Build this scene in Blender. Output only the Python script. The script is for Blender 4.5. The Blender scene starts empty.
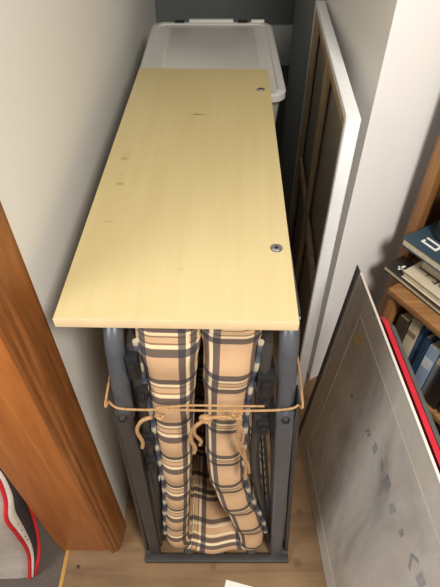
import bpy, bmesh, math, random
from mathutils import Vector, Matrix, noise
random.seed(4)
S = bpy.context.scene
COL = S.collection
V = Vector

# ------------------------------------------------------------------ materials
class NT:
    def __init__(s, name):
        s.m = bpy.data.materials.new(name); s.m.use_nodes = True
        s.t = s.m.node_tree; s.b = s.t.nodes['Principled BSDF']
    def n(s, typ, **kw):
        k = s.t.nodes.new(typ)
        for a, v in kw.items(): setattr(k, a, v)
        return k
    def l(s, a, b): s.t.links.new(a, b)
    def val(s, sock, v):
        if hasattr(v, 'is_output'): s.l(v, sock)
        else: sock.default_value = v
    def math(s, op, a, b=0.0, c=0.0):
        k = s.n('ShaderNodeMath', operation=op)
        s.val(k.inputs[0], a); s.val(k.inputs[1], b); s.val(k.inputs[2], c)
        return k.outputs[0]
    def mix(s, f, a, b):
        k = s.n('ShaderNodeMix', data_type='RGBA')
        s.val(k.inputs[0], f); s.val(k.inputs[6], a); s.val(k.inputs[7], b)
        return k.outputs[2]
    def coord(s, out='Object', scale=(1, 1, 1), rot=(0, 0, 0)):
        c = s.n('ShaderNodeTexCoord'); mp = s.n('ShaderNodeMapping')
        mp.inputs['Scale'].default_value = scale; mp.inputs['Rotation'].default_value = rot
        s.l(c.outputs[out], mp.inputs[0]); return mp.outputs[0]
    def noise(s, vec, scale=5, detail=4, rough=.5, dist=0):
        k = s.n('ShaderNodeTexNoise'); s.l(vec, k.inputs['Vector'])
        k.inputs['Scale'].default_value = scale; k.inputs['Detail'].default_value = detail
        k.inputs['Roughness'].default_value = rough; k.inputs['Distortion'].default_value = dist
        return k.outputs['Fac']
    def ramp(s, f, stops):
        k = s.n('ShaderNodeValToRGB'); s.l(f, k.inputs[0]); e = k.color_ramp.elements
        e[0].position, e[0].color = stops[0]; e[1].position, e[1].color = stops[-1]
        for p, c in stops[1:-1]:
            x = e.new(p); x.color = c
        return k.outputs[0]
    def bump(s, h, strength=.2, dist=.002):
        k = s.n('ShaderNodeBump'); k.inputs['Strength'].default_value = strength
        k.inputs['Distance'].default_value = dist; s.l(h, k.inputs['Height'])
        s.l(k.outputs[0], s.b.inputs['Normal'])
    def out(s, col, rough=.6, metal=0.0, spec=.5):
        s.val(s.b.inputs['Base Color'], col); s.val(s.b.inputs['Roughness'], rough)
        s.b.inputs['Metallic'].default_value = metal
        s.b.inputs['Specular IOR Level'].default_value = spec
        return s.m

def lin(r, g, b):
    f = lambda c: (c/255/12.92) if c/255 <= .04045 else ((c/255+.055)/1.055)**2.4
    return (f(r), f(g), f(b), 1)

def plain(name, rgb, rough=.6, metal=0.0, var=.08, scale=20, bump=0.0, spec=.5):
    k = NT(name); c = lin(*rgb)
    f = k.noise(k.coord(), scale, 4)
    lo = tuple(x*(1-var) for x in c[:3])+(1,); hi = tuple(min(1, x*(1+var)) for x in c[:3])+(1,)
    col = k.ramp(f, [(.3, lo), (.7, hi)])
    if bump: k.bump(k.noise(k.coord(), scale*6, 3), bump, .001)
    return k.out(col, rough, metal, spec)

def wood(name, dark, mid, light, axis='Z', scale=1.0, rough=.45, knots=False):
    k = NT(name)
    sc = {'X': (.06, 1, 1), 'Y': (1, .06, 1), 'Z': (1, 1, .06)}[axis]
    v = k.coord(scale=sc)
    a = k.noise(v, 34*scale, 5, .6, 1.2)
    b = k.noise(v, 160*scale, 3, .6)
    big = k.noise(k.coord(scale={'X': (.3, 1, 1), 'Y': (1, .3, 1), 'Z': (1, 1, .3)}[axis]), 7*scale, 2)
    f = k.math('ADD', k.math('MULTIPLY', a, .6), k.math('MULTIPLY', b, .25))
    f = k.math('ADD', f, k.math('MULTIPLY', big, .2))
    col = k.ramp(f, [(.35, lin(*dark)), (.52, lin(*mid)), (.68, lin(*light))])
    if knots:
        vo = k.n('ShaderNodeTexVoronoi'); k.l(k.coord(scale={'X': (.35, 1, 1), 'Y': (1, .35, 1), 'Z': (1, 1, .35)}[axis]), vo.inputs['Vector'])
        vo.inputs['Scale'].default_value = 6.5
        kn = k.ramp(vo.outputs['Distance'], [(.03, (1, 1, 1, 1)), (.10, (0, 0, 0, 1))])
        col = k.mix(k.math('MULTIPLY', kn, .55), col, lin(*dark))
    k.bump(f, .15, .001)
    return k.out(col, rough)

def wall_paint(name, rgb):
    k = NT(name); c = lin(*rgb)
    f = k.noise(k.coord(), 3, 3)
    col = k.mix(k.math('MULTIPLY', f, .12), c, tuple(x*.8 for x in c[:3])+(1,))
    k.bump(k.noise(k.coord(), 220, 3), .12, .001)
    return k.out(col, .8, 0, .3)

M = {}
M['wall'] = wall_paint('wall_paint', (226, 222, 212))
M['white_wall'] = wall_paint('white_wall_paint', (248, 246, 242))
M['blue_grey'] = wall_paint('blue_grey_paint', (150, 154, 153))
M['grey_trim'] = wall_paint('pale_grey_paint', (176, 178, 174))
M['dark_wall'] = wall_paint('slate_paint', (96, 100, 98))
M['pine'] = wood('orange_pine', (140, 78, 30), (164, 95, 40), (180, 110, 52), 'Z', .7, .4, True)
M['pine_case'] = wood('pine_moulding', (106, 60, 26), (136, 82, 38), (160, 102, 54), 'Z', 1.2, .4)
M['shelf_wood'] = wood('bookcase_wood', (112, 74, 38), (150, 104, 60), (170, 124, 76), 'Z', 1.0, .45)
M['shelf_wood_x'] = wood('counter_wood', (120, 80, 44), (160, 114, 68), (182, 136, 88), 'X', 1.0, .45)
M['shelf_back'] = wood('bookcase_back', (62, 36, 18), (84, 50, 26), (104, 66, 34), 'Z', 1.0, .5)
M['stretcher'] = wood('stretcher_wood', (150, 124, 92), (186, 160, 126), (208, 184, 150), 'Z', 1.0, .6)
M['threshold'] = wood('threshold_wood', (150, 105, 45), (190, 145, 75), (210, 165, 95), 'Y', 1.0, .4)
M['carpet'] = plain('dark_carpet', (92, 82, 74), .95, 0, .25, 180, .5)
M['grey_tube'] = plain('grey_enamel', (92, 94, 98), .34, .4, .06, 14)
M['dark_frame'] = plain('dark_grey_enamel', (62, 57, 54), .45, .15, .12, 14)
M['black_plastic'] = plain('black_plastic', (28, 28, 30), .45, 0, .1, 20)
M['steel'] = plain('zinc_steel', (150, 150, 146), .4, .7, .06, 60)
M['twine'] = plain('jute_twine', (172, 132, 88), .9, 0, .25, 220, .6)
M['canvas_white'] = plain('primed_canvas', (240, 240, 238), .75, 0, .03, 60, .3)
M['canvas_back'] = plain('raw_canvas_back', (158, 146, 128), .85, 0, .08, 90, .3)
M['paper'] = plain('white_paper', (236, 232, 224), .7, 0, .03, 30)
M['pages'] = plain('page_edges', (222, 208, 178), .85, 0, .12, 90)
M['ink'] = plain('black_ink', (34, 32, 32), .6, 0, .1, 40)
M['red_trim'] = plain('red_piping', (196, 34, 40), .55, 0, .12, 40)
M['red_folder'] = plain('red_card', (214, 44, 58), .5, 0, .08, 20)
M['grey_case'] = plain('charcoal_case', (92, 92, 92), .6, 0, .1, 60)
M['bag_cloth'] = plain('grey_bag_cloth', (176, 164, 152), .85, 0, .08, 40, .3)
M['bag_white'] = plain('white_bag_side', (226, 216, 204), .7, 0, .06, 40)
M['handle_plastic'] = plain('pale_grey_plastic', (196, 194, 188), .5, 0, .04, 30)
M['bag_dark'] = plain('dark_bag_lining', (44, 38, 36), .85, 0, .12, 40)
M['mount'] = plain('grey_mount_board', (206, 194, 174), .6, 0, .05, 25)
M['white_edge'] = plain('white_frame_edge', (222, 214, 202), .5, 0, .04, 30)
M['faded_ink'] = plain('faded_grey_ink', (128, 123, 118), .6, 0, .2, 40)
M['yellow'] = plain('yellow_mark', (250, 214, 30), .6, 0, .12, 60)
M['backing'] = plain('brown_backing', (150, 128, 100), .8, 0, .08, 30)

def floor_mat():
    k = NT('worn_floor_boards')
    v = k.coord(scale=(.06, 1, 1))
    f = k.math('ADD', k.math('MULTIPLY', k.noise(v, 20, 5, .6, .8), .6), k.math('MULTIPLY', k.noise(k.coord(), 6, 3), .4))
    col = k.ramp(f, [(.35, lin(108, 82, 54)), (.5, lin(130, 101, 69)), (.66, lin(146, 115, 80))])
    c = k.n('ShaderNodeTexCoord'); sx = k.n('ShaderNodeSeparateXYZ'); k.l(c.outputs['Object'], sx.inputs[0])
    for x, y, rr, st in ((-.448, .449, .008, .9), (.245, .46, .018, .35), (-.02, .448, .012, .3), (.27, .62, .014, .3)):
        dx = k.math('SUBTRACT', sx.outputs[0], x); dy = k.math('SUBTRACT', sx.outputs[1], y)
        d = k.math('SQRT', k.math('ADD', k.math('MULTIPLY', dx, dx), k.math('MULTIPLY', dy, dy)))
        mk = k.ramp(k.math('DIVIDE', d, rr), [(.5, (1, 1, 1, 1)), (1.0, (0, 0, 0, 1))])
        col = k.mix(k.math('MULTIPLY', mk, st), col, lin(40, 28, 18))
    k.bump(f, .12, .001)
    return k.out(col, .5)
M['floor'] = floor_mat()

def board_mat():
    k = NT('pale_birch_laminate')
    g = k.noise(k.coord(scale=(1, .05, 1)), 55, 4, .55)
    g2 = k.noise(k.coord(scale=(1, .3, 1)), 5, 2)
    f = k.math('ADD', k.math('MULTIPLY', g, .5), k.math('MULTIPLY', g2, .5))
    col = k.ramp(f, [(.3, lin(192, 173, 122)), (.7, lin(202, 184, 136))])
    c = k.n('ShaderNodeTexCoord'); sx = k.n('ShaderNodeSeparateXYZ'); k.l(c.outputs['Object'], sx.inputs[0])
    brk = k.noise(k.coord(), 70, 3)
    # worn scuffs: centre x, y, half length, half width, strength
    for (x, y, a, b, st) in [(.0, .199, .034, .0062, .85), (-.155, -.02, .014, .011, .5), (-.148, -.12, .013, .008, .6),
                             (-.15, -.25, .012, .006, .3), (-.155, -.0, .02, .02, .12), (.0, -.38, .012, .01, .12), (-.15, -.085, .008, .012, .2)]:
        dx = k.math('DIVIDE', k.math('SUBTRACT', sx.outputs[0], x), a)
        dy = k.math('DIVIDE', k.math('SUBTRACT', sx.outputs[1], y), b)
        d = k.math('ADD', k.math('MULTIPLY', dx, dx), k.math('MULTIPLY', dy, dy))
        d = k.math('ADD', d, k.math('MULTIPLY', brk, .9))
        mk = k.ramp(d, [(.55, (1, 1, 1, 1)), (1.45, (0, 0, 0, 1))])
        col = k.mix(k.math('MULTIPLY', mk, st), col, lin(126, 116, 78))
    return k.out(col, .42, 0, .4)
M['board'] = board_mat()
M['edge_band'] = plain('beige_edge_band', (216, 188, 146), .5, 0, .04, 40)

def plaid_mat(name, scale=1.0):
    k = NT(name)
    c = k.n('ShaderNodeTexCoord'); sx = k.n('ShaderNodeSeparateXYZ'); k.l(c.outputs['UV'], sx.inputs[0])
    def band(co, per, ctr, hw):
        t = k.math('DIVIDE', k.math('SUBTRACT', co, ctr), per)
        t = k.math('SUBTRACT', k.math('FRACT', k.math('ADD', t, .5)), .5)
        t = k.math('MULTIPLY', k.math('ABSOLUTE', t), per)
        return k.math('LESS_THAN', t, hw)
    u, v = sx.outputs[0], sx.outputs[1]
    tan = k.mix(k.noise(k.coord(), 30, 4), lin(188, 148, 110), lin(204, 168, 130))
    dark, cream, brown = lin(58, 56, 62), lin(228, 208, 170), lin(112, 84, 62)
    P = .146*scale
    col = tan
    def lay(co, hcol, ctr, hw, st):
        nonlocal col
        col = k.mix(k.math('MULTIPLY', band(co, P, ctr*scale, hw*scale), st), col, hcol)
    lay(v, cream, .073-.015, .0035, .8); lay(v, cream, .073+.014, .0035, .8)
    lay(v, brown, .073-.0085, .0016, .8); lay(v, brown, .073+.0075, .0016, .8)
    lay(u, cream, .035, .0035, .8); lay(u, cream, .0595, .003, .8); lay(u, cream, .087, .0035, .7)
    for ctr, hw in ((.0255, .0065), (.047, .0065), (.102, .007)): lay(u, dark, ctr, hw, .82)
    for ctr, hw in ((.073-.0275, .0085), (.073+.0275, .0085)): lay(v, dark, ctr, hw, .82)
    k.bump(k.noise(k.coord(), 400, 2), .2, .001)
    return k.out(col, .9, 0, .2)
M['plaid'] = plaid_mat('tan_plaid_cloth')

def check_mat():
    k = NT('blue_cream_check'); c = k.n('ShaderNodeTexCoord'); sx = k.n('ShaderNodeSeparateXYZ'); k.l(c.outputs['Object'], sx.inputs[0])
    t = k.math('FRACT', k.math('DIVIDE', sx.outputs[2], .073))
    col = k.ramp(t, [(.0, lin(58, 60, 70)), (.30, lin(84, 86, 94)), (.36, lin(172, 160, 138)), (.62, lin(196, 184, 160)), (.68, lin(100, 102, 108)), (1, lin(58, 60, 70))])
    return k.out(col, .9, 0, .2)
M['check'] = check_mat()

def print_mat():
    k = NT('faded_grey_print')
    v = k.coord(scale=(1, 1, .45))
    f = k.noise(v, 5, 5, .6, .8)
    col = k.ramp(f, [(.3, lin(150, 142, 132)), (.5, lin(204, 192, 176)), (.72, lin(230, 217, 198))])
    return k.out(col, .5)
M['print'] = print_mat()

def wrap_mat():
    k = NT('clear_plastic_wrap')
    t = k.n('ShaderNodeBsdfTransparent'); g = k.n('ShaderNodeBsdfGlossy'); mx = k.n('ShaderNodeMixShader')
    g.inputs['Roughness'].default_value = .22; g.inputs['Color'].default_value = (.9, .9, .9, 1)
    lw = k.n('ShaderNodeLayerWeight'); lw.inputs[0].default_value = .5
    f = k.math('ADD', k.math('MULTIPLY', k.math('POWER', lw.outputs['Facing'], 4.0), .42), .04)
    b = k.n('ShaderNodeBump'); b.inputs['Strength'].default_value = .35; b.inputs['Distance'].default_value = .01
    k.l(k.noise(k.coord(scale=(1, 1, .3)), 14, 3, .5, .6), b.inputs['Height']); k.l(b.outputs[0], g.inputs['Normal'])
    k.l(f, mx.inputs[0]); k.l(t.outputs[0], mx.inputs[1]); k.l(g.outputs[0], mx.inputs[2])
    df = k.n('ShaderNodeBsdfDiffuse'); df.inputs[0].default_value = (.85, .85, .83, 1); m2 = k.n('ShaderNodeMixShader')
    k.l(k.ramp(k.noise(k.coord(scale=(1, 1, .25)), 8, 4, .6, 1), [(.35, (.08, .08, .08, 1)), (.7, (.36, .36, .36, 1))]), m2.inputs[0])
    k.l(mx.outputs[0], m2.inputs[1]); k.l(df.outputs[0], m2.inputs[2]); mx = m2
    k.l(mx.outputs[0], k.t.nodes['Material Output'].inputs[0]); return k.m
M['wrap'] = wrap_mat()

def frosted_mat(name, rgb, alpha):
    k = NT(name)
    col = k.ramp(k.noise(k.coord(), 6, 3), [(.3, lin(*[c-10 for c in rgb])), (.7, lin(*rgb))])
    m = k.out(col, .35)
    k.b.inputs['Alpha'].default_value = alpha
    k.b.inputs['Transmission Weight'].default_value = 0.15
    return m
M['frosted'] = frosted_mat('frosted_plastic', (182, 178, 168), .82)
M['frosted_rim'] = frosted_mat('frosted_plastic_rim', (212, 209, 202), .92)

# ------------------------------------------------------------------ mesh helpers
def nb(): return bmesh.new()
def box(bm, x0, x1, y0, y1, z0, z1, mat=None, bev=0.0, seg=2):
    vs = [V((x, y, z)) for z in (z0, z1) for y in (y0, y1) for x in (x0, x1)]
    if mat is not None: vs = [mat @ p for p in vs]
    b = [bm.verts.new(p) for p in vs]
    fs = [bm.faces.new([b[i] for i in q]) for q in ((0, 2, 3, 1), (4, 5, 7, 6), (0, 1, 5, 4), (2, 6, 7, 3), (0, 4, 6, 2), (1, 3, 7, 5))]
    if bev > 0:
        es = set(e for f in fs for e in f.edges)
        bmesh.ops.bevel(bm, geom=list(es), offset=bev, segments=seg, affect='EDGES', profile=.6)
def cyl(bm, p0, p1, r0, r1=None, n=20):
    tube(bm, [p0, p1], r0 if r1 is None else (r0, r1), n)
def smooth_path(pts, sub=6):
    pts = [V(p) for p in pts]; out = []
    for i in range(len(pts)-1):
        p0 = pts[max(i-1, 0)]; p1 = pts[i]; p2 = pts[i+1]; p3 = pts[min(i+2, len(pts)-1)]
        for j in range(sub):
            t = j/sub
            out.append(.5*((2*p1)+(p2-p0)*t+(2*p0-5*p1+4*p2-p3)*t*t+(3*p1-p0-3*p2+p3)*t*t*t))
    out.append(pts[-1]); return out
def tube(bm, pts, r, n=12, closed=False, squash=None):
    pts = [V(p) for p in pts]; N = len(pts)
    rs = [r]*N if not isinstance(r, (tuple, list)) else [r[0]+(r[1]-r[0])*i/(N-1) for i in range(N)]
    rings = []; prev = None
    for i, p in enumerate(pts):
        a = pts[(i-1) % N] if (closed or i > 0) else p
        b = pts[(i+1) % N] if (closed or i < N-1) else p
        t = (b-a).normalized()
        if prev is None:
            u = t.cross(V((0, 0, 1)))
            if u.length < .2: u = t.cross(V((0, 1, 0)))
            u.normalize()
        else:
            u = prev-t*prev.dot(t); u.normalize()
        prev = u; w = t.cross(u)
        rings.append([bm.verts.new(p+(u*math.cos(2*math.pi*k/n)+w*math.sin(2*math.pi*k/n))*rs[i]) for k in range(n)])
    for i in range(N if closed else N-1):
        A, B = rings[i], rings[(i+1) % N]
        for k in range(n): bm.faces.new((A[k], A[(k+1) % n], B[(k+1) % n], B[k]))
    if not closed:
        bm.faces.new(list(reversed(rings[0]))); bm.faces.new(rings[-1])
def prism(bm, poly, z0, z1, mat=None):
    lo = [V((x, y, z0)) for x, y in poly]; hi = [V((x, y, z1)) for x, y in poly]
    if mat is not None: lo = [mat @ p for p in lo]; hi = [mat @ p for p in hi]
    lo = [bm.verts.new(p) for p in lo]; hi = [bm.verts.new(p) for p in hi]; n = len(poly)
    bm.faces.new(list(reversed(lo))); bm.faces.new(hi)
    for i in range(n): bm.faces.new((lo[i], lo[(i+1) % n], hi[(i+1) % n], hi[i]))
def round_poly(x0, x1, y0, y1, r, n=6):
    out = []
    for cx, cy, a in ((x1-r, y1-r, 0), (x0+r, y1-r, 90), (x0+r, y0+r, 180), (x1-r, y0+r, 270)):
        for i in range(n+1):
            t = math.radians(a+90*i/n); out.append((cx+r*math.cos(t), cy+r*math.sin(t)))
    return out
def obj(name, bm, mat, parent=None, loc=None, smooth=True, angle=35):
    """Link bm (world coordinates) as ONE object.  loc = its origin (top-level) ; a child shares its root's origin."""
    org = V(loc) if loc is not None else (V(parent.get('o', (0, 0, 0))) if parent else V((0, 0, 0)))
    bmesh.ops.recalc_face_normals(bm, faces=bm.faces)
    bm.transform(Matrix.Translation(-org))
    me = bpy.data.meshes.new(name); bm.to_mesh(me); bm.free()
    if smooth:
        for p in me.polygons: p.use_smooth = True
        me.set_sharp_from_angle(angle=math.radians(angle))
    me.materials.append(mat)
    o = bpy.data.objects.new(name, me); COL.objects.link(o)
    if parent: o.parent = parent
    else: o.location = org
    ORG[o.name] = org
    return o
ORG = {}
_obj = obj
def obj(name, bm, mat, parent=None, loc=None, **k):
    if parent is not None and loc is None:
        org = ORG[parent.name]
        o = _obj(name, bm, mat, None, org, **k)
        o.parent = parent; o.location = (0, 0, 0)
        ORG[o.name] = org
        return o
    return _obj(name, bm, mat, parent, loc, **k)
def empty(name, loc):
    o = bpy.data.objects.new(name, None); COL.objects.link(o); o.location = loc; o.empty_display_size = .05
    ORG[o.name] = V(loc); return o
def tag(o, label=None, cat=None, group=None, kind=None):
    for k, v in (('label', label), ('category', cat), ('group', group), ('kind', kind)):
        if v: o[k] = v
    return o
def struct(name, bm, mat, parent=None, **k):
    o = obj(name, bm, mat, parent, (None if parent else (0, 0, 0)), **k)
    o['kind'] = 'structure'; return o
def frame(origin, ex, ey):
    ex = V(ex).normalized(); ey = V(ey); ey = (ey-ex*ey.dot(ex)).normalized(); ez = ex.cross(ey)
    m = Matrix.Identity(4)
    for i in range(3):
        m[i][0], m[i][1], m[i][2], m[i][3] = ex[i], ey[i], ez[i], origin[i]
    return m

# ------------------------------------------------------------------ setting
XL, XR, YB, HT = -.322, .372, 2.70, 2.45
bm = nb(); box(bm, -.485, 2.2, -1.6, 3.0, -.05, 0); struct('floor', bm, M['floor'])
bm = nb(); box(bm, -2.2, -.497, -1.6, .72, -.05, -.006); struct('floor', bm, M['carpet'])
bm = nb(); box(bm, -.497, -.485, -1.6, .505, -.04, .003, bev=.002); struct('trim_3', bm, M['threshold'])
bm = nb(); box(bm, -.505, XL, .512, YB+.1, 0, HT); struct('wall_left', bm, M['wall'])
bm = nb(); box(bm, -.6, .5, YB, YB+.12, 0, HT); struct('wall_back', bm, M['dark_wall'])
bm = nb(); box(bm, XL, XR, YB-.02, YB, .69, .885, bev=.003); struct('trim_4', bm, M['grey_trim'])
# right-hand niche wall and the white wall that turns away from it at the corner (one solid)
d = V((.857, .515, 0)); c0 = V((XR, 1.15, 0)); c1 = c0+d*1.5
bm = nb(); prism(bm, [(XR, 1.15), (c1.x, c1.y), (c1.x-.2, c1.y+.9), (XR+.012, YB+.1)], 0, HT); struct('wall_right', bm, M['white_wall'])
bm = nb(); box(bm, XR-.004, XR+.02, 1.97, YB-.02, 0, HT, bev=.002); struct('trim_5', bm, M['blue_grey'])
# door jamb lining and its moulded casing
bm = nb(); box(bm, -.512, -.352, .496, .514, 0, HT, bev=.002)
struct('trim_1', bm, M['pine'])
prof = [(-.352, .514), (-.352, .500), (-.349, .490), (-.343, .487), (-.337, .489), (-.334, .494), (-.331, .494), (-.327, .492), (-.320, .495),
        (-.316, .505), (-.313, .507), (-.309, .512), (-.304, .528), (-.302, .545), (-.305, .549), (-.302, .553), (-.299, .565), (-.300, .576), (-.3145, .578), (-.3145, .514)]
prof = [(-.352+(x+.352)*.755, y) for x, y in prof[:-2]]+[(XL-.0005, .578), (XL-.0005, .514)]
bm = nb(); prism(bm, prof, 0, HT); struct('trim_2', bm, M['pine_case'], angle=25)

# ------------------------------------------------------------------ folded guest bed
BC = (-.008, .86, 0)
bed = empty('folding_bed', BC)
tag(bed, 'folded guest bed with plaid mattress standing in grey tube frame under the board', 'folding bed')
Y0, Y1 = .475, 1.22
# mattress, one continuous U folded at the floor
path = [(-.087, 1.108, .057), (-.091, 1.0, .053), (-.095, .90, .046), (-.099, .75, .041), (-.104, .60, .037), (-.108, .50, .033), (-.116, .36, .033), (-.126, .22, .034),
        (-.128, .14, .034), (-.112, .085, .034), (-.06, .068, .036), (.0, .066, .036), (.06, .070, .036), (.092, .092, .038), (.094, .15, .042), (.084, .22, .046), (.064, .31, .047),
        (.038, .41, .046), (.021, .50, .045), (.013, .60, .044), (.011, .73, .043), (.013, .88, .044), (.018, 1.0, .049), (.021, 1.108, .053)]
sp = smooth_path([V((a, h, b)) for a, b, h in path], 7)          # (x, h, z)
bm = nb(); uvl = bm.loops.layers.uv.new('UVMap')
rings = []; ringuv = []; acc = 0; NP = 44
tot = sum(math.hypot(sp[i+1].x-sp[i].x, sp[i+1].z-sp[i].z) for i in range(len(sp)-1))
for i, p in enumerate(sp):
    a = sp[max(i-1, 0)]; b = sp[min(i+1, len(sp)-1)]
    t = V((b.x-a.x, 0, b.z-a.z)).normalized(); nrm = V((-t.z, 0, t.x))      # towards the inside of the U
    if nrm.dot(V((-.02, 0, .6))-V((p.x, 0, p.z))) < 0 and False: nrm = -nrm
    if i: acc += math.hypot(p.x-sp[i-1].x, p.z-sp[i-1].z)
    # vertical position of the sett: anchored at each top end
    vv = (acc+.035) if acc < tot*.5 else (tot-acc+.060)
    h = p.y*(1+.035*math.sin(acc*43)+.02*math.sin(acc*91+1))
    end = min(acc, tot-acc); h *= min(1, .8+.2*math.sqrt(min(1, end/.012)))
    r = min(h*.95, .036)
    front = Y0+.024*max(0, min(1, (p.z-.1)/.95))+.006*math.sin(acc*43+.6)
    poly = round_poly(-h, h, front, Y1, r, 8)
    # walk the outline starting at the front centre, u measured from there
    idx = min(range(len(poly)), key=lambda q: abs(poly[q][0])+10*max(0, poly[q][1]-front-.01))
    ring = []; us = []
    pts = poly
    # even re-sampling, so front centre is sample 0
    L = []; tl = 0
    start = (0, front)
    seq = []
    # order: front centre -> +n side -> rear -> -n side -> back to front centre
    right = [q for q in poly[21:]][::1]
    order = poly[-7-2:] if False else None
    k0 = len(poly)-9                      # poly order: (+,+),( -,+),(-,-),(+,-) corners, counter-clockwise
    seq = [start]+poly[27:]+poly[:27]+[start]
    for q in range(len(seq)):
        if q: tl += math.hypot(seq[q][0]-seq[q-1][0], seq[q][1]-seq[q-1][1])
        L.append(tl)
    for q in range(len(seq)-1):
        n_, y_ = seq[q]
        w = V((p.x, y_, p.z))+nrm*n_
        ring.append(bm.verts.new(w)); us.append(L[q])
    us.append(tl)
    rings.append(ring); ringuv.append((us, vv, tl))
half = len(rings[0])//2
for i in range(len(rings)-1):
    A, B = rings[i], rings[i+1]; (ua, va, ta), (ub, vb, tb) = ringuv[i], ringuv[i+1]
    if abs(va-vb) > .1: vb = va+.01
    n = len(A)
    for k in range(n):
        f = bm.faces.new((A[k], A[(k+1) % n], B[(k+1) % n], B[k]))
        u0, u1 = ua[k], ua[k+1]; w0, w1 = ub[k], ub[k+1]
        if k >= half: u0 -= ta; u1 -= ta; w0 -= tb; w1 -= tb
        for lp, uv in zip(f.loops, ((u0, va), (u1, va), (w1, vb), (w0, vb))): lp[uvl].uv = uv
bm.faces.new(list(reversed(rings[0]))); bm.faces.new(rings[-1])
mat_o = obj('mattress', bm, M['plaid'], bed, angle=60)
# checked piping down the two outer edges of the mattress
for side in (0, 1):
    N = len(sp); rng = range(4, 54) if side == 0 else range(N-5, N-62, -1)
    pts = []
    for i in rng:
        p = sp[i]; a = sp[i-1]; b = sp[i+1]
        t = V((b.x-a.x, 0, b.z-a.z)).normalized(); nrm = V((-t.z, 0, t.x))
        q = V((p.x, Y0+.018+.024*max(0, min(1, (p.z-.1)/.95)), p.z))-nrm*(p.y*.99); pts.append(q)
    bm = nb(); tube(bm, pts, .0058, 8); tag(obj('piping', bm, M['check'], mat_o), 'blue and cream checked edge piping')

# outer tube bows
def bow(xt, xp, zp, sgn):
    pts = [(xp, .499, zp), (xp+(xt-xp)*.4, .502, zp+.09), (xt-(xt-xp)*.1, .507, 1.0)]
    for a in range(0, 91, 15):
        t = math.radians(a); pts.append((xt, .582-.072*math.cos(t), 1.0205+.072*math.sin(t)))
    r_ = [(x, 1.73-y, z) for x, y, z in reversed(pts)]
    return smooth_path(pts+r_, 3)
bows = []
for sgn, xt, xp in ((-1, -.180, -.185), (1, .1175, .126)):
    bm = nb(); tube(bm, bow(xt, xp, .845, sgn), .0178 if sgn > 0 else .0170, 18)
    bows.append(obj('tube_bow', bm, M['grey_tube'], bed))
# lower legs: a pair of flat-sided bars each, riveted to the bows
def leg(x0, z0, x1, z1, y, w, dp):
    bm = nb()
    n = 8; R = []
    for i in range(n+1):
        t = i/n; x = x0+(x1-x0)*t; z = z0+(z1-z0)*t
        pl = round_poly(x-w, x+w, y-dp, y+dp, min(w, dp)*.55, 3)
        R.append([bm.verts.new((a, b, z)) for a, b in pl])
    for i in range(n):
        for k in range(len(R[0])): bm.faces.new((R[i][k], R[i][(k+1) % len(R[0])], R[i+1][(k+1) % len(R[0])], R[i+1][k]))
    bm.faces.new(R[0]); bm.faces.new(list(reversed(R[-1])))
    return bm
for y in (.490, 1.23):
    obj('leg', leg(-.186, .875, -.205, .02, y, .0165, .011), M['dark_frame'], bed)
    obj('leg', leg(.125, .875, .178, .02, y, .018, .012), M['grey_tube'], bed)
for y in (.497, 1.223):
    obj('outer_bar', leg(-.205, .84, -.232, .02, y, .005, .009), M['dark_frame'], bed)
    obj('outer_bar', leg(.1505, .84, .211, .02, y, .006, .009), M['dark_frame'], bed)
for x, z in ((-.187, .865), (.127, .860)):
    bm = nb(); cyl(bm, (x, .481, z), (x, .471, z), .0095, .006, 16)
    tag(obj('rivet', bm, M['black_plastic'], bed), 'dark rivet head on the tube')
# hook plates beside the tubes where the twine catches
bm = nb(); box(bm, .1442, .1474, .480, .515, .80, .925, bev=.003); obj('hook_plate', bm, M['dark_frame'], bed)
# floor frame
bm = nb(); box(bm, -.236, .216, .458, .482, 0, .022, bev=.003); box(bm, -.236, .216, 1.23, 1.25, 0, .022, bev=.003)
box(bm, -.236, -.212, .4815, 1.2305, 0, .0215, bev=.001); box(bm, .192, .216, .4815, 1.2305, 0, .0215, bev=.001)
for x in (-.10, .0, .10): box(bm, x-.012, x+.012, .47, 1.24, .006, .02, bev=.002)
obj('base_frame', bm, M['dark_frame'], bed)
# support frames beside each mattress half, with cross springs and hinge blocks
for sgn, xs in ((-1, [(-.148, 1.04), (-.158, .55), (-.182, .04)]), (1, [(.078, 1.04), (.074, .72), (.088, .50), (.156, .04)])):
    f = smooth_path([(x+sgn*.004, .515, z) for x, z in xs], 6)
    r_ = [(q.x, 1.19, q.z) for q in reversed(f)]
    bm = nb(); tube(bm, [tuple(q) for q in f]+r_, .0105, 10, closed=True)
    sf = obj('support_frame', bm, M['dark_frame'], bed)
    for q in f[2:-1:3]:
        bm = nb(); zz = q.z
        pts = [(q.x+.0*j, .515+j*.0135, zz+(.004 if j % 2 else -.004)) for j in range(51)]
        tube(bm, pts, .0025, 5); obj('spring', bm, M['steel'], sf)
for x, z, w, h in ((.084, .945, .016, .030), (.085, .88, .011, .035), (.088, .79, .013, .022), (-.152, 1.0, .011, .032), (-.152, .735, .012, .026), (-.158, .62, .012, .03), (-.145, .915, .009, .02)):
    bm = nb(); box(bm, x-w, x+w, .494, .545, z-h, z+h, bev=.004); box(bm, x-w*.5, x+w*.5, .486, .496, z-h*.6, z+h*.6, bev=.003)
    obj('hinge_block', bm, M['black_plastic'], bed)
# cross stays low inside the frame
for x0, x1 in ((-.168, -.19), (.120, .168)):
    bm = nb(); tube(bm, [(x0, .52, .72), (x1, .50, .05)], .009, 10); obj('stay', bm, M['dark_frame'], bed)

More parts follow.
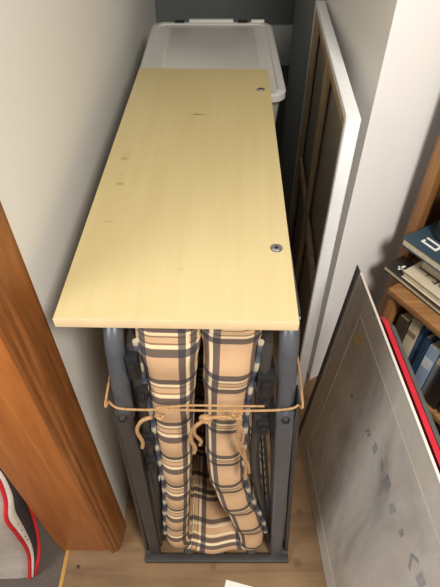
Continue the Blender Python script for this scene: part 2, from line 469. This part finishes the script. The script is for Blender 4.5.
# ------------------------------------------------------------------ twine round the bed
tw = empty('twine', (-.03, .46, .915))
tag(tw, 'thin jute twine tied around the folded plaid bed with dangling ends', 'twine')
def strand(pts, r=.0026, n=8, sub=5, amp=.0):
    bm = nb(); tube(bm, smooth_path(pts, sub), r, n); return bm
zt = .914
loop = [(-.203, .475, zt+.016), (-.186, .468, zt+.004), (-.14, .467, zt), (-.10, .466, zt+.003), (-.03, .466, zt-.001), (.06, .465, zt), (.12, .469, zt-.002), (.143, .474, zt+.004), (.1505, .49, zt+.02),
        (.1505, .8, zt+.02), (.1505, 1.235, zt+.02), (.10, 1.252, zt), (-.15, 1.252, zt), (-.207, 1.235, zt+.02), (-.207, .8, zt+.02), (-.207, .487, zt+.022)]
bm = nb(); lp = smooth_path(loop+[loop[0]], 6)[:-1]; tube(bm, lp, .0023, 8, closed=True)
obj('loop', bm, M['twine'], tw)
obj('loop', strand([(-.115, .464, .925), (-.06, .462, .937), (.0, .461, .938), (.05, .462, .935), (.08, .466, .928)], .002), M['twine'], tw)
# knots and ends
obj('knot', strand([(-.018, .457, .908), (-.03, .452, .916), (-.035, .455, .905), (-.024, .450, .900), (-.016, .452, .912), (-.028, .449, .912), (-.03, .455, .903)], .004), M['twine'], tw)
obj('knot', strand([(-.105, .458, .912), (-.113, .454, .918), (-.117, .457, .908), (-.107, .453, .906), (-.102, .457, .915)], .0034), M['twine'], tw)
obj('knot', strand([(.03, .458, .912), (.024, .453, .918), (.028, .456, .906), (.037, .453, .908), (.034, .457, .916)], .0034), M['twine'], tw)
obj('loose_end', strand([(-.125, .457, .905), (-.145, .456, .893), (-.158, .457, .855), (-.153, .458, .81), (-.156, .458, .785)], .0038), M['twine'], tw)
obj('loose_end', strand([(-.02, .455, .905), (-.038, .453, .89), (-.053, .455, .86), (-.057, .457, .82), (-.050, .458, .785), (-.053, .459, .76)], .0042), M['twine'], tw)
obj('loose_end', strand([(-.026, .452, .905), (-.045, .45, .885), (-.048, .452, .85), (-.037, .454, .82), (-.04, .456, .80)], .0034), M['twine'], tw)
obj('loose_end', strand([(-.022, .454, .905), (.0, .452, .915), (.02, .453, .91)], .0034), M['twine'], tw)
obj('loose_end', strand([(.032, .455, .905), (.036, .454, .87), (.034, .455, .83), (.045, .457, .79), (.052, .458, .74), (.056, .458, .68), (.055, .458, .645)], .004), M['twine'], tw)
obj('loose_end', strand([(.030, .456, .905), (.043, .452, .86), (.044, .453, .82), (.040, .454, .78), (.058, .456, .72), (.064, .457, .67)], .003), M['twine'], tw)

# ------------------------------------------------------------------ board lying on the bed
BW, BL, BT = .384, .995, .019
yaw = math.radians(-1.15)
bo = V((-.059, .992, 1.112))
bm = nb(); box(bm, -BW/2, BW/2, -BL/2+.002, BL/2, 0, BT, bev=.0012)
board = obj('wooden_board', bm, M['board'], None, (0, 0, 0))
board.location = bo; board.rotation_euler = (0, 0, yaw)
tag(board, 'long pale birch board with two screws lying flat across the folded bed', 'board')
bm = nb(); box(bm, -BW/2, BW/2, -BL/2-.0005, -BL/2+.0022, 0, BT-.0006, bev=.0004)
tag(obj('edge_band', bm, M['edge_band'], board, (0, 0, 0)), 'lighter beige strip on the front edge').location = (0, 0, 0)
for x, y in ((.167, -.322), (.165, .352)):
    bm = nb()
    cyl(bm, (x, y, BT-.004), (x, y, BT+.0012), .0115, .0112, 28)
    cyl(bm, (x, y, BT+.001), (x, y, BT+.0024), .0085, .0075, 24)
    sc_ = obj('cam_screw', bm, M['steel'], board, (0, 0, 0)); sc_.location = (0, 0, 0)
    bm = nb(); box(bm, x-.0045, x+.0045, y-.0012, y+.0012, BT+.0015, BT+.0028); box(bm, x-.0012, x+.0012, y-.0045, y+.0045, BT+.0015, BT+.0028)
    s2 = obj('slot', bm, M['black_plastic'], sc_, (0, 0, 0)); s2.location = (0, 0, 0)

# ------------------------------------------------------------------ storage bins (a stack; only the top one shows)
def bin_(z0, h, label, name='storage_bin'):
    root = empty(name, (-.025, 1.67, z0))
    tag(root, label, 'storage bin', 'stacked storage bins')
    x0, x1, y0, y1 = -.235, .185, 1.375, 1.965
    bm = nb(); n = 5
    O = []; 
    for (z, ins) in ((z0, .03), (z0+h-.02, .004)):
        O.append([bm.verts.new((a, b, z)) for a, b in round_poly(x0+ins, x1-ins, y0+ins, y1-ins, .05, n)])
    I = []
    for (z, ins) in ((z0+h-.02, .008), (z0+.006, .034)):
        I.append([bm.verts.new((a, b, z)) for a, b in round_poly(x0+ins, x1-ins, y0+ins, y1-ins, .047, n)])
    seq = O+I
    for a, b in zip(seq, seq[1:]):
        for k in range(len(a)): bm.faces.new((a[k], a[(k+1) % len(a)], b[(k+1) % len(a)], b[k]))
    bm.faces.new(list(reversed(O[0]))); bm.faces.new(I[1])
    obj('tub', bm, M['frosted'], root)
    # lid: rim with a sunken panel
    bm = nb(); x0, x1, y0, y1 = -.250, .190, 1.352, 1.985
    zt = z0+h
    lv = []
    for z, ins, r in ((zt-.022, 0, .045), (zt-.004, .0, .045), (zt, .005, .042), (zt, .022, .035), (zt-.0035, .026, .03), (zt-.0035, .06, .025), (zt-.001, .064, .022)):
        lv.append([bm.verts.new((a, b, z)) for a, b in round_poly(x0+ins, x1-ins, y0+ins, y1-ins, r, n)])
    for a, b in zip(lv, lv[1:]):
        for k in range(len(a)): bm.faces.new((a[k], a[(k+1) % len(a)], b[(k+1) % len(a)], b[k]))
    bm.faces.new(lv[-1]); bm.faces.new(list(reversed(lv[0])))
    lid = obj('lid', bm, M['frosted_rim'], root)
    for xa in (-.15, .085):
        bm = nb(); box(bm, xa-.018, xa+.018, 1.968, 1.998, zt-.03, zt+.003, bev=.003); tag(obj('clip', bm, M['black_plastic'], lid), 'dark notch clip on the rim')
    bm = nb(); box(bm, -.115, .05, 1.978, 1.999, zt-.02, zt+.007, bev=.004)
    tag(obj('handle_bar', bm, M['handle_plastic'], lid), 'whiter bar between the clips')
    bm = nb(); box(bm, .115, .165, 1.978, 1.996, zt-.02, zt+.006, bev=.004); obj('handle_bar', bm, M['handle_plastic'], lid)
    return root
b1 = bin_(.741, .37, 'translucent grey lidded storage bin under far end of the pale board, topmost of its stack')
b2 = bin_(.371, .37, 'translucent storage bin in the niche, directly beneath the topmost bin')
b3 = bin_(.001, .37, 'translucent storage bin on the floor at the bottom of the bin stack')

# ------------------------------------------------------------------ stretched canvas against right niche wall
CL, CH, CT = .887, 1.19, .029
cm = frame((.292, 1.045, 0.001), (.052, .885, 0), (-.004, 0, 1))        # x along length, y up, z to the wall
cv = empty('stretched_canvas', (.33, 1.5, 0))
tag(cv, 'large blank stretched canvas standing with its wooden back facing the plaid bed', 'canvas')
bm = nb(); box(bm, 0, CL, 0, CH, CT-.003, CT, cm)                         # cloth face
obj('cloth', bm, M['canvas_back'], cv)
w_ = .0035
bm = nb()
box(bm, -w_, 0, -0.0, CH, 0, CT, cm, .0012); box(bm, CL, CL+w_, 0, CH, 0, CT, cm, .0012)
box(bm, -w_, CL+w_, CH, CH+w_, 0, CT+.0005, cm, .0012); box(bm, -w_, CL+w_, 0, w_, 0, CT, cm, .001)
box(bm, -w_, CL+w_, 0, CH, CT, CT+.0015, cm)
# ragged folded-over hem on the back of the bars
for (xa, xb, ya, yb, al) in ((-w_, .014, .02, CH, 1), (0, CL, CH-.014, CH+w_, 0), (CL-.014, CL+w_, 0, CH, 1)):
    box(bm, xa, xb, ya, yb, -.0018, .0, cm, .0006)
tag(obj('wrapped_edge', bm, M['canvas_white'], cv), 'bright white canvas wrapped over the edges')
bm = nb()
for i in range(22):
    yy = .05+i*.052; wv = .014+.006*noise.noise(V((0, i*.7, 3)))
    box(bm, 0, wv, yy, yy+.053, -.0032, -.0015, cm)
tag(obj('hem', bm, M['canvas_white'], cv), 'uneven white folded hem')
def sbar(x0, x1, y0, y1, z0=0.0, z1=.02):
    bm = nb(); box(bm, x0, x1, y0, y1, z0, z1, cm, .002); return obj('stretcher_bar', bm, M['stretcher'], cv)
sbar(.0, .042, .004, CH-.001); sbar(CL-.042, CL, .004, CH-.001)
sbar(.042, CL-.042, CH-.043, CH-.001); sbar(.042, CL-.042, .004, .046)
sbar(.43, .47, .046, CH-.043, .002, .018); sbar(.47, CL-.042, .57, .61, .004, .018); sbar(.042, .43, .57, .61, .004, .018)

# ------------------------------------------------------------------ plastic-wrapped picture leaning at right front
PL, PH, PT = .80, .860, .003
pm = frame((.303, .888, .001), (.0607, -.998, 0), (.052, 0, .853))        # x towards the viewer, y up, z = ex x ey
ez = pm.to_3x3() @ V((0, 0, 1))                                            # points to -X (the visible side)
pic = empty('framed_picture', (.35, .49, 0))
tag(pic, 'large framed grey picture in clear plastic wrap leaning on edge at right front', 'picture')
bm = nb(); box(bm, .002, PL-.002, .002, PH-.002, -PT, -.001, pm); obj('backing', bm, M['backing'], pic)
bm = nb(); box(bm, -.042, PL-.03, 0, PH-.012, -PT-.0045, -PT-.0015, pm); tag(obj('back_board', bm, M['grey_case'], pic), 'dark board sticking out behind the far edge')
def border(bm, x0, x1, y0, y1, w, z0, z1, bev=.001):
    box(bm, x0, x0+w, y0, y1, z0, z1, pm, bev); box(bm, x1-w, x1, y0, y1, z0, z1, pm, bev)
    box(bm, x0+w, x1-w, y0, y0+w, z0, z1, pm, bev); box(bm, x0+w, x1-w, y1-w, y1, z0, z1, pm, bev)
bm = nb(); border(bm, 0, PL, 0, PH, .004, -PT-.0005, .0025); fr = obj('frame_edge', bm, M['white_edge'], pic)
bm = nb(); border(bm, .004, PL-.004, .004, PH-.004, .072, -.002, .0015, .0); mount = obj('mount', bm, M['mount'], pic)
bm = nb(); border(bm, .075, PL-.075, .075, PH-.075, .0025, .0, .0028, .0005); obj('bevel_line', bm, M['mount'], mount)
bm = nb(); box(bm, .07, PL-.07, .07, PH-.07, -.001, .0005, pm); pr = obj('print', bm, M['print'], pic)
# dark, barely legible row of characters along the top of the print
def stroke(bm, pts, w=.006):
    for (a, b), (c, e) in zip(pts, pts[1:]):
        dx, dy = c-a, e-b; L = math.hypot(dx, dy); nx, ny = -dy/L*w/2, dx/L*w/2
        q = [(a+nx, b+ny), (c+nx, e+ny), (c-nx, e-ny), (a-nx, b-ny)]
        vs = [bm.verts.new(pm @ V((x, y, .0009))) for x, y in q]; vt = [bm.verts.new(pm @ V((x, y, .0013))) for x, y in q]
        bm.faces.new(vt); bm.faces.new(list(reversed(vs)))
        for i in range(4): bm.faces.new((vs[i], vs[(i+1) % 4], vt[(i+1) % 4], vt[i]))
glyphs = [(.19, .59, [[(-.008, 0), (.008, 0)]], .018), (.255, .612, [[(0, -.014), (0, .014)]], .016), (.31, .622, [[(-.008, -.012), (.004, .014)], [(.006, -.01), (.012, .012)]], .008),
          (.36, .635, [[(0, -.016), (0, .016)]], .018), (.405, .643, [[(-.006, .012), (.008, -.012)]], .014), (.445, .640, [[(0, -.02), (0, .02)]], .026),
          (.495, .630, [[(-.004, -.016), (.004, .016)]], .018), (.548, .638, [[(0, -.01), (0, .012)]], .012),
          (.600, .650, [[(.012, -.026), (-.006, .006), (.012, .026)]], .009), (.640, .660, [[(0, -.018), (0, .018)]], .022)]
for x, y, strokes, w in glyphs:
    bm = nb()
    for s_ in strokes: stroke(bm, [(x+a, y+b) for a, b in s_], w)
    obj('lettering', bm, M['faded_ink'], pr)
bm = nb(); stroke(bm, [(.10, .708), (.107, .722), (.114, .735), (.113, .756)], .022); stroke(bm, [(.117, .738), (.130, .752)], .02)
tag(obj('yellow_mark', bm, M['yellow'], pr), 'small yellow mark near the top corner')
# clear wrap: a wrinkled film just off the face
bm = nb(); NX, NY = 70, 70; g = []
for j in range(NY+1):
    row = []
    for i in range(NX+1):
        x = -.002+(PL+.004)*i/NX; y = (PH+.002)*j/NY
        e = min(i, NX-i, j, NY-j)/6.0; e = min(1, e)
        z = .0062+e*(.0045*abs(noise.noise(V((x*9, y*3.2, 1))))+.002*noise.noise(V((x*22, y*9, 5)))*.5)
        row.append(bm.verts.new(pm @ V((x, y, z))))
    g.append(row)
for j in range(NY):
    for i in range(NX): bm.faces.new((g[j][i], g[j][i+1], g[j+1][i+1], g[j+1][i]))
tag(obj('plastic_wrap', bm, M['wrap'], pic, angle=80), 'clear wrinkled plastic film')

# ------------------------------------------------------------------ red folder and charcoal case behind the picture
def leaner(name, org, L, Hh, T, mat, label, cat, rr=.02):
    m = frame(org, (.060, -.998, 0), (.052, 0, .853))
    bm = nb(); prism(bm, round_poly(0, L, 0, Hh, rr, 5), -T, 0, m)
    o = obj(name, bm, mat, None, (org[0], org[1]-L/2, 0)); tag(o, label, cat); return o, m
o, m = leaner('folder', (.347, .815, .001), .62, .805, .0125, M['red_folder'], 'red folder standing on edge just behind the wrapped picture', 'folder', .05)
o, m = leaner('portfolio_case', (.3655, .785, .001), .60, .80, .010, M['grey_case'], 'charcoal portfolio case standing between the red folder and the bookcase', 'portfolio case', .03)
bm = nb(); tube(bm, [m @ V((.35, .79, -.005)), m @ V((.36, .82, -.005)), m @ V((.46, .82, -.005)), m @ V((.47, .79, -.005))], .0045, 8)
obj('handle', bm, M['black_plastic'], o)

# ------------------------------------------------------------------ bookcase at right, its books
E_, N_ = V((.515, -.857, 0)).normalized(), V((.857, .515, 0)).normalized()
bk = Matrix.Identity(4)
for i in range(3): bk[i][0], bk[i][1], bk[i][2] = E_[i], N_[i], (0, 0, 1)[i]
O2 = V((.522, 1.05, 0)); bk[0][3], bk[1][3], bk[2][3] = O2.x, O2.y, 0      # local: x along the front, y inwards, z up
case = empty('bookcase', bk @ V((.5, .12, 0)))
tag(case, 'brown wooden bookcase full of books against the white wall at right', 'bookcase')
ZC = .645
LB = 1.0
def bpart(name, x0, x1, y0, y1, z0, z1, mat, bev=.003, par=case):
    bm = nb(); box(bm, x0, x1, y0, y1, z0, z1, bk, bev); return obj(name, bm, mat, par)
bpart('side_panel', .004, .030, .004, .30, 0, ZC-.022, M['shelf_wood'])
bpart('side_panel', LB-.026, LB, .004, .30, 0, ZC-.022, M['shelf_wood'])
bpart('counter', -.004, LB, -.006, .30, ZC-.024, ZC, M['shelf_wood_x'], .006)
bpart('shelf', .030, LB-.026, .010, .29, .30, .322, M['shelf_wood_x'])
bpart('shelf', .030, LB-.026, .010, .29, .02, .042, M['shelf_wood_x'])
bpart('back_panel', .030, LB-.026, .288, .298, 0, ZC-.024, M['shelf_back'], 0)
bpart('upright', -.100, -.060, .129, .156, 0, 1.95, M['shelf_wood'])
bpart('shaded_inner_panel', -.098, -.064, .156, .30, 0, 1.95, M['shelf_back'])  # upright's inner face: its shade is painted in with the darker wood
bpart('upright', LB-.026, LB, .129, .30, ZC, 1.95, M['shelf_wood'])
bpart('back_panel', -.066, LB-.026, .288, .298, ZC, 1.95, M['shelf_back'], 0)
bpart('shelf', -.066, LB-.026, .135, .288, 1.20, 1.222, M['shelf_wood_x'])
bpart('shelf', -.066, LB-.026, .135, .288, 1.93, 1.95, M['shelf_wood_x'])
bpart('counter_return', -.066, -.004, .14, .288, ZC-.024, ZC, M['shelf_wood_x'])

BKM = {}
def bkmat(rgb):
    if rgb not in BKM: BKM[rgb] = plain('book_cover_%d' % len(BKM), rgb, .5, 0, .08, 25)
    return BKM[rgb]
def book(m, w, h, t, rgb, label, group=None, title=None, band=None, cat='book'):
    """m: origin at spine-bottom-left; x = thickness, y = width away from the spine, z = height"""
    root = empty('book', m @ V((t/2, w/2, 0)))
    tag(root, label, cat, group)
    bm = nb(); cvr = .0022
    box(bm, 0, cvr, 0, w, 0, h, m, .0006); box(bm, t-cvr, t, 0, w, 0, h, m, .0006); box(bm, cvr*.5, t-cvr*.5, 0, cvr, 0, h, m, .0006)
    cov = obj('cover', bm, bkmat(rgb), root)
    bm = nb(); box(bm, cvr, t-cvr, cvr, w-.004, .003, h-.003, m); obj('page_block', bm, M['pages'], root)
    if band:
        bm = nb(); z0, z1, rgb2 = band; box(bm, .001, t-.001, -.0006, .001, z0*h, z1*h, m); obj('spine_label', bm, bkmat(rgb2), cov)
    return root, cov
# upright row on the lower shelf
row = [(.038, .235, .17, (70, 58, 46), 'dark brown book at the left end of the lower shelf', None),
       (.034, .262, .19, (214, 200, 166), 'thick cream book beside the dark brown one on the lower shelf', (.70, .78, (150, 130, 100))),
       (.022, .250, .18, (46, 84, 122), 'blue book next to the cream one on the lower shelf', (.6, .85, (70, 110, 150))),
       (.016, .240, .18, (38, 66, 92), 'thin navy book right of the blue one on the lower shelf', None),
       (.034, .215, .17, (156, 176, 202), 'pale blue book with white band on the lower shelf', (.55, .75, (226, 230, 236))),
       (.026, .205, .16, (136, 142, 148), 'grey book right of the pale blue one on the lower shelf', (.8, .92, (220, 196, 140))),
       (.040, .225, .18, (36, 34, 36), 'thick black book on the lower shelf', None),
       (.030, .210, .16, (44, 42, 46), 'black book with a white spine label on the lower shelf', (.62, .70, (240, 240, 236))),
       (.028, .235, .17, (92, 84, 70), 'olive brown book beyond the black ones on the lower shelf', None),
       (.032, .220, .17, (176, 166, 150), 'light grey book right of the olive brown one', (.3, .5, (90, 90, 96))),
       (.036, .240, .18, (52, 70, 86), 'slate blue book toward the right of the lower shelf', None),
       (.030, .225, .17, (120, 44, 38), 'dark red book toward the right of the lower shelf', None),
       (.034, .215, .16, (206, 196, 172), 'cream paperback at the right of the lower shelf', (.6, .7, (60, 60, 60)))]
x = .050
for i, (t, h, w, rgb, lab, band) in enumerate(row):
    tilt = math.radians(-4 if i in (1, 2, 3) else 0)
    m = bk @ Matrix.Translation((x+(.0 if not tilt else h*math.sin(-tilt)*0), .022+.006*((i*7) % 3), .3221)) 
    book(m, w, h, t, rgb, lab, 'books on the lower shelf', band=band); x += t+.004
# flat stack on the counter corner
def flat(cx, cy, rot, z, w, l, t, rgb, label, deco):
    """flat book: local x along the shelf front, y inwards"""
    m = bk @ Matrix.Translation((cx, cy, z)) @ Matrix.Rotation(rot, 4, 'Z')
    root = empty('book', m @ V((l/2, w/2, 0))); tag(root, label, 'book', 'books stacked flat on the bookcase counter')
    bm = nb(); c = .0025
    box(bm, 0, l, 0, w, 0, c, m, .0007); box(bm, 0, l, 0, w, t-c, t, m, .0007); box(bm, 0, l, w-c, w, c*.5, t-c*.5, m, .0007)
    cov = obj('cover', bm, bkmat(rgb), root)
    bm = nb(); box(bm, .004, l-.004, .004, w-c, c, t-c, m); obj('page_block', bm, M['pages'], root)
    if deco: deco(m, cov, t, l, w)
    return root
def marks(mat, name, rects):
    def f(m, cov, t, l, w):
        for x0, x1, y0, y1 in rects:
            bm = nb(); box(bm, x0, x1, y0, y1, t-.0004, t+.0006, m); obj(name, bm, mat, cov)
    return f
Z = ZC+.0003
flat(-.074, .040, 0, Z, .085, .24, .020, (46, 40, 38), 'black book with white marks poking out at the bottom of the counter stack',
     marks(M['paper'], 'emblem', [(.030, .062, .030, .036), (.036, .044, .022, .052), (.054, .060, .024, .046)])); Z += .0202
flat(-.006, .045, math.radians(1), Z, .17, .29, .026, (216, 204, 176), 'cream book with black lettering lying on the bookcase counter',
     marks(M['ink'], 'lettering', [(.052, .055, .040, .066), (.078, .086, .034, .038), (.088, .092, .030, .056), (.104, .108, .036, .060), (.114, .127, .050, .054)])); Z += .0262
flat(.010, .095, math.radians(2), Z, .15, .25, .044, (96, 74, 54), 'thick brown book in the counter stack above the cream book', None); Z += .0442
flat(.004, .085, math.radians(-1), Z, .15, .25, .030, (44, 42, 44), 'dark grey book in the counter stack just beneath the teal one', None); Z += .0302
flat(-.045, .045, math.radians(1), Z, .165, .30, .028, (52, 74, 88), 'dark teal book with white lettering on top of the counter stack',
     marks(M['paper'], 'lettering', [(.040, .095, .030, .038), (.040, .095, .054, .062), (.087, .095, .038, .054), (.040, .047, .038, .046)])); Z += .0282
# black box with pinkish lid knob further along the upper part
bxm = bk @ Matrix.Translation((.0, .115, Z))
bm = nb(); box(bm, 0, .14, 0, .085, 0, .15, bxm, .012); cb = obj('black_case', bm, M['black_plastic'], None, bxm @ V((.07, .065, 0)))

tag(cb, 'small black case sitting on top of the teal book in the bookcase', 'case')
bm = nb(); cyl(bm, bxm @ V((.05, 0, .085)), bxm @ V((.05, -.006, .085)), .014, .012, 20); tag(obj('dial', bm, bkmat((196, 150, 150)), cb), 'pinkish round dial')

# ------------------------------------------------------------------ paper card on the floor
cmx = frame((.019, .413, .0005), (.074, -.018, 0), (-.018, -.074, 0))
bm = nb(); box(bm, 0, .085, 0, .12, -.0008, .0, cmx); 
crd = obj('paper_card', bm, M['paper'], None, (.05, .35, 0)); tag(crd, 'white paper card lying on the floor in front of the folded bed', 'card')

# ------------------------------------------------------------------ tote bag with red piping, lower left
tb = empty('tote_bag', (-.70, .44, -.006))
tag(tb, 'grey tote bag with red piping on the dark floor beside the pine door jamb', 'bag')
# right-hand gusset runs between a front and a rear piped edge
fe = smooth_path([(-.592, .418, -.002), (-.585, .431, .036), (-.576, .449, .09), (-.570, .4595, .16), (-.565, .461, .27), (-.565, .4662, .36), (-.558, .495, .42), (-.562, .52, .50), (-.58, .53, .58)], 5)
re = smooth_path([(-.575, .428, -.002), (-.563, .438, .044), (-.552, .46, .084), (-.546, .489, .143), (-.538, .512, .244), (-.533, .526, .344), (-.533, .534, .44), (-.54, .545, .51), (-.56, .56, .58)], 5)
for e_, nm in ((fe, 'piping'), (re, 'piping')):
    bm = nb(); tube(bm, [(p.x, p.y, p.z+.002) for p in e_], .0056, 10); tag(obj(nm, bm, M['red_trim'], tb), 'bright red piping along the edge')
bm = nb(); A = [bm.verts.new((p.x-.002, p.y, p.z)) for p in fe]; n = len(A)
mid = [bm.verts.new((a.x*.62+b.x*.38+.003, a.y*.62+b.y*.38, a.z)) for a, b in zip(fe, re)]
B = [bm.verts.new((p.x-.002, p.y, p.z)) for p in re]
for P_, Q_ in ((A, mid),):
    for i in range(n-1): bm.faces.new((P_[i], Q_[i], Q_[i+1], P_[i+1]))
g1 = obj('side_panel', bm, M['bag_white'], tb); g1.modifiers.new('s', 'SOLIDIFY').thickness = .002
bm = nb(); mid = [bm.verts.new((a.x*.62+b.x*.38+.003, a.y*.62+b.y*.38, a.z)) for a, b in zip(fe, re)]; B = [bm.verts.new((p.x-.002, p.y, p.z)) for p in re]
for i in range(n-1): bm.faces.new((mid[i], B[i], B[i+1], mid[i+1]))
g2 = obj('side_panel', bm, M['bag_dark'], tb); g2.modifiers.new('s', 'SOLIDIFY').thickness = .002; tag(g2, 'black rear half of the side panel')
for k_, z_ in enumerate((.20, .235, .27, .30)):
    i = min(range(n), key=lambda q: abs(fe[q].z-z_)); p = fe[i].lerp(re[i], .3); bm = nb(); cyl(bm, (p.x+.001, p.y-.006, p.z), (p.x+.002, p.y+.006, p.z+.004), .0018, None, 6); obj('stitch', bm, M['ink'], g1)
# front, rear and left panels
bm = nb(); F_, R_ = [], []
for i, (a, b) in enumerate(zip(fe, re)):
    bul = .018*math.sin(math.pi*i/(n-1))
    cols = []
    for k in range(9):
        t = k/8; cols.append(bm.verts.new((a.x-.30*t, a.y-bul*math.sin(math.pi*t)-.01*t, a.z)))
    F_.append(cols)
    cols = []
    for k in range(9):
        t = k/8; cols.append(bm.verts.new((b.x-.002-.29*t, b.y+bul*.6*math.sin(math.pi*t)+.002, b.z)))
    R_.append(cols)
for G in (F_, R_):
    for i in range(n-1):
        for k in range(8): bm.faces.new((G[i][k], G[i][k+1], G[i+1][k+1], G[i+1][k]))
for i in range(n-1): bm.faces.new((F_[i][8], R_[i][8], R_[i+1][8], F_[i+1][8]))
for k in range(8): bm.faces.new((F_[0][k], F_[0][k+1], R_[0][k+1], R_[0][k]))
bd = obj('body', bm, M['bag_cloth'], tb); bd.modifiers.new('s', 'SOLIDIFY').thickness = .002
bm = nb(); tube(bm, smooth_path([(-.64, .435, .57), (-.65, .43, .68), (-.70, .43, .74), (-.75, .43, .68), (-.76, .435, .57)], 5), .006, 8); obj('handle', bm, M['red_trim'], tb)

# ------------------------------------------------------------------ light and camera
def area(name, loc, target, size, power, col):
    l = bpy.data.lights.new(name, 'AREA'); l.shape = 'DISK'; l.size = size; l.energy = power; l.color = col
    o = bpy.data.objects.new(name, l); COL.objects.link(o); o.location = loc
    o.rotation_euler = (V(target)-V(loc)).to_track_quat('-Z', 'Y').to_euler(); return o
area('ceiling_lamp', (.58, -.65, 2.5), (.1, 1.0, .6), .5, 52, (1, .955, .89))
area('added_fill_lamp', (-1.5, -.4, 2.0), (.3, .6, .5), 1.0, 27, (.95, .97, 1))  # unseen soft light added to brighten the face of the wrapped picture
W = bpy.data.worlds.new('World'); S.world = W; W.use_nodes = True
bg = W.node_tree.nodes['Background']; bg.inputs[0].default_value = (1, .965, .92, 1); bg.inputs[1].default_value = .40

cam = bpy.data.cameras.new('Camera'); cam.sensor_fit = 'VERTICAL'; cam.sensor_height = 24; cam.lens = 485/587*24; cam.clip_start = .02
co = bpy.data.objects.new('Camera', cam); COL.objects.link(co)
co.location = (0, 0, 1.7); co.rotation_euler = (math.radians(90-45.8), 0, 0)
S.camera = co
S.view_settings.view_transform = 'Standard'; S.view_settings.look = 'None'; S.view_settings.gamma = 1
S.view_settings.use_curve_mapping = False; S.view_settings.exposure = 0.0
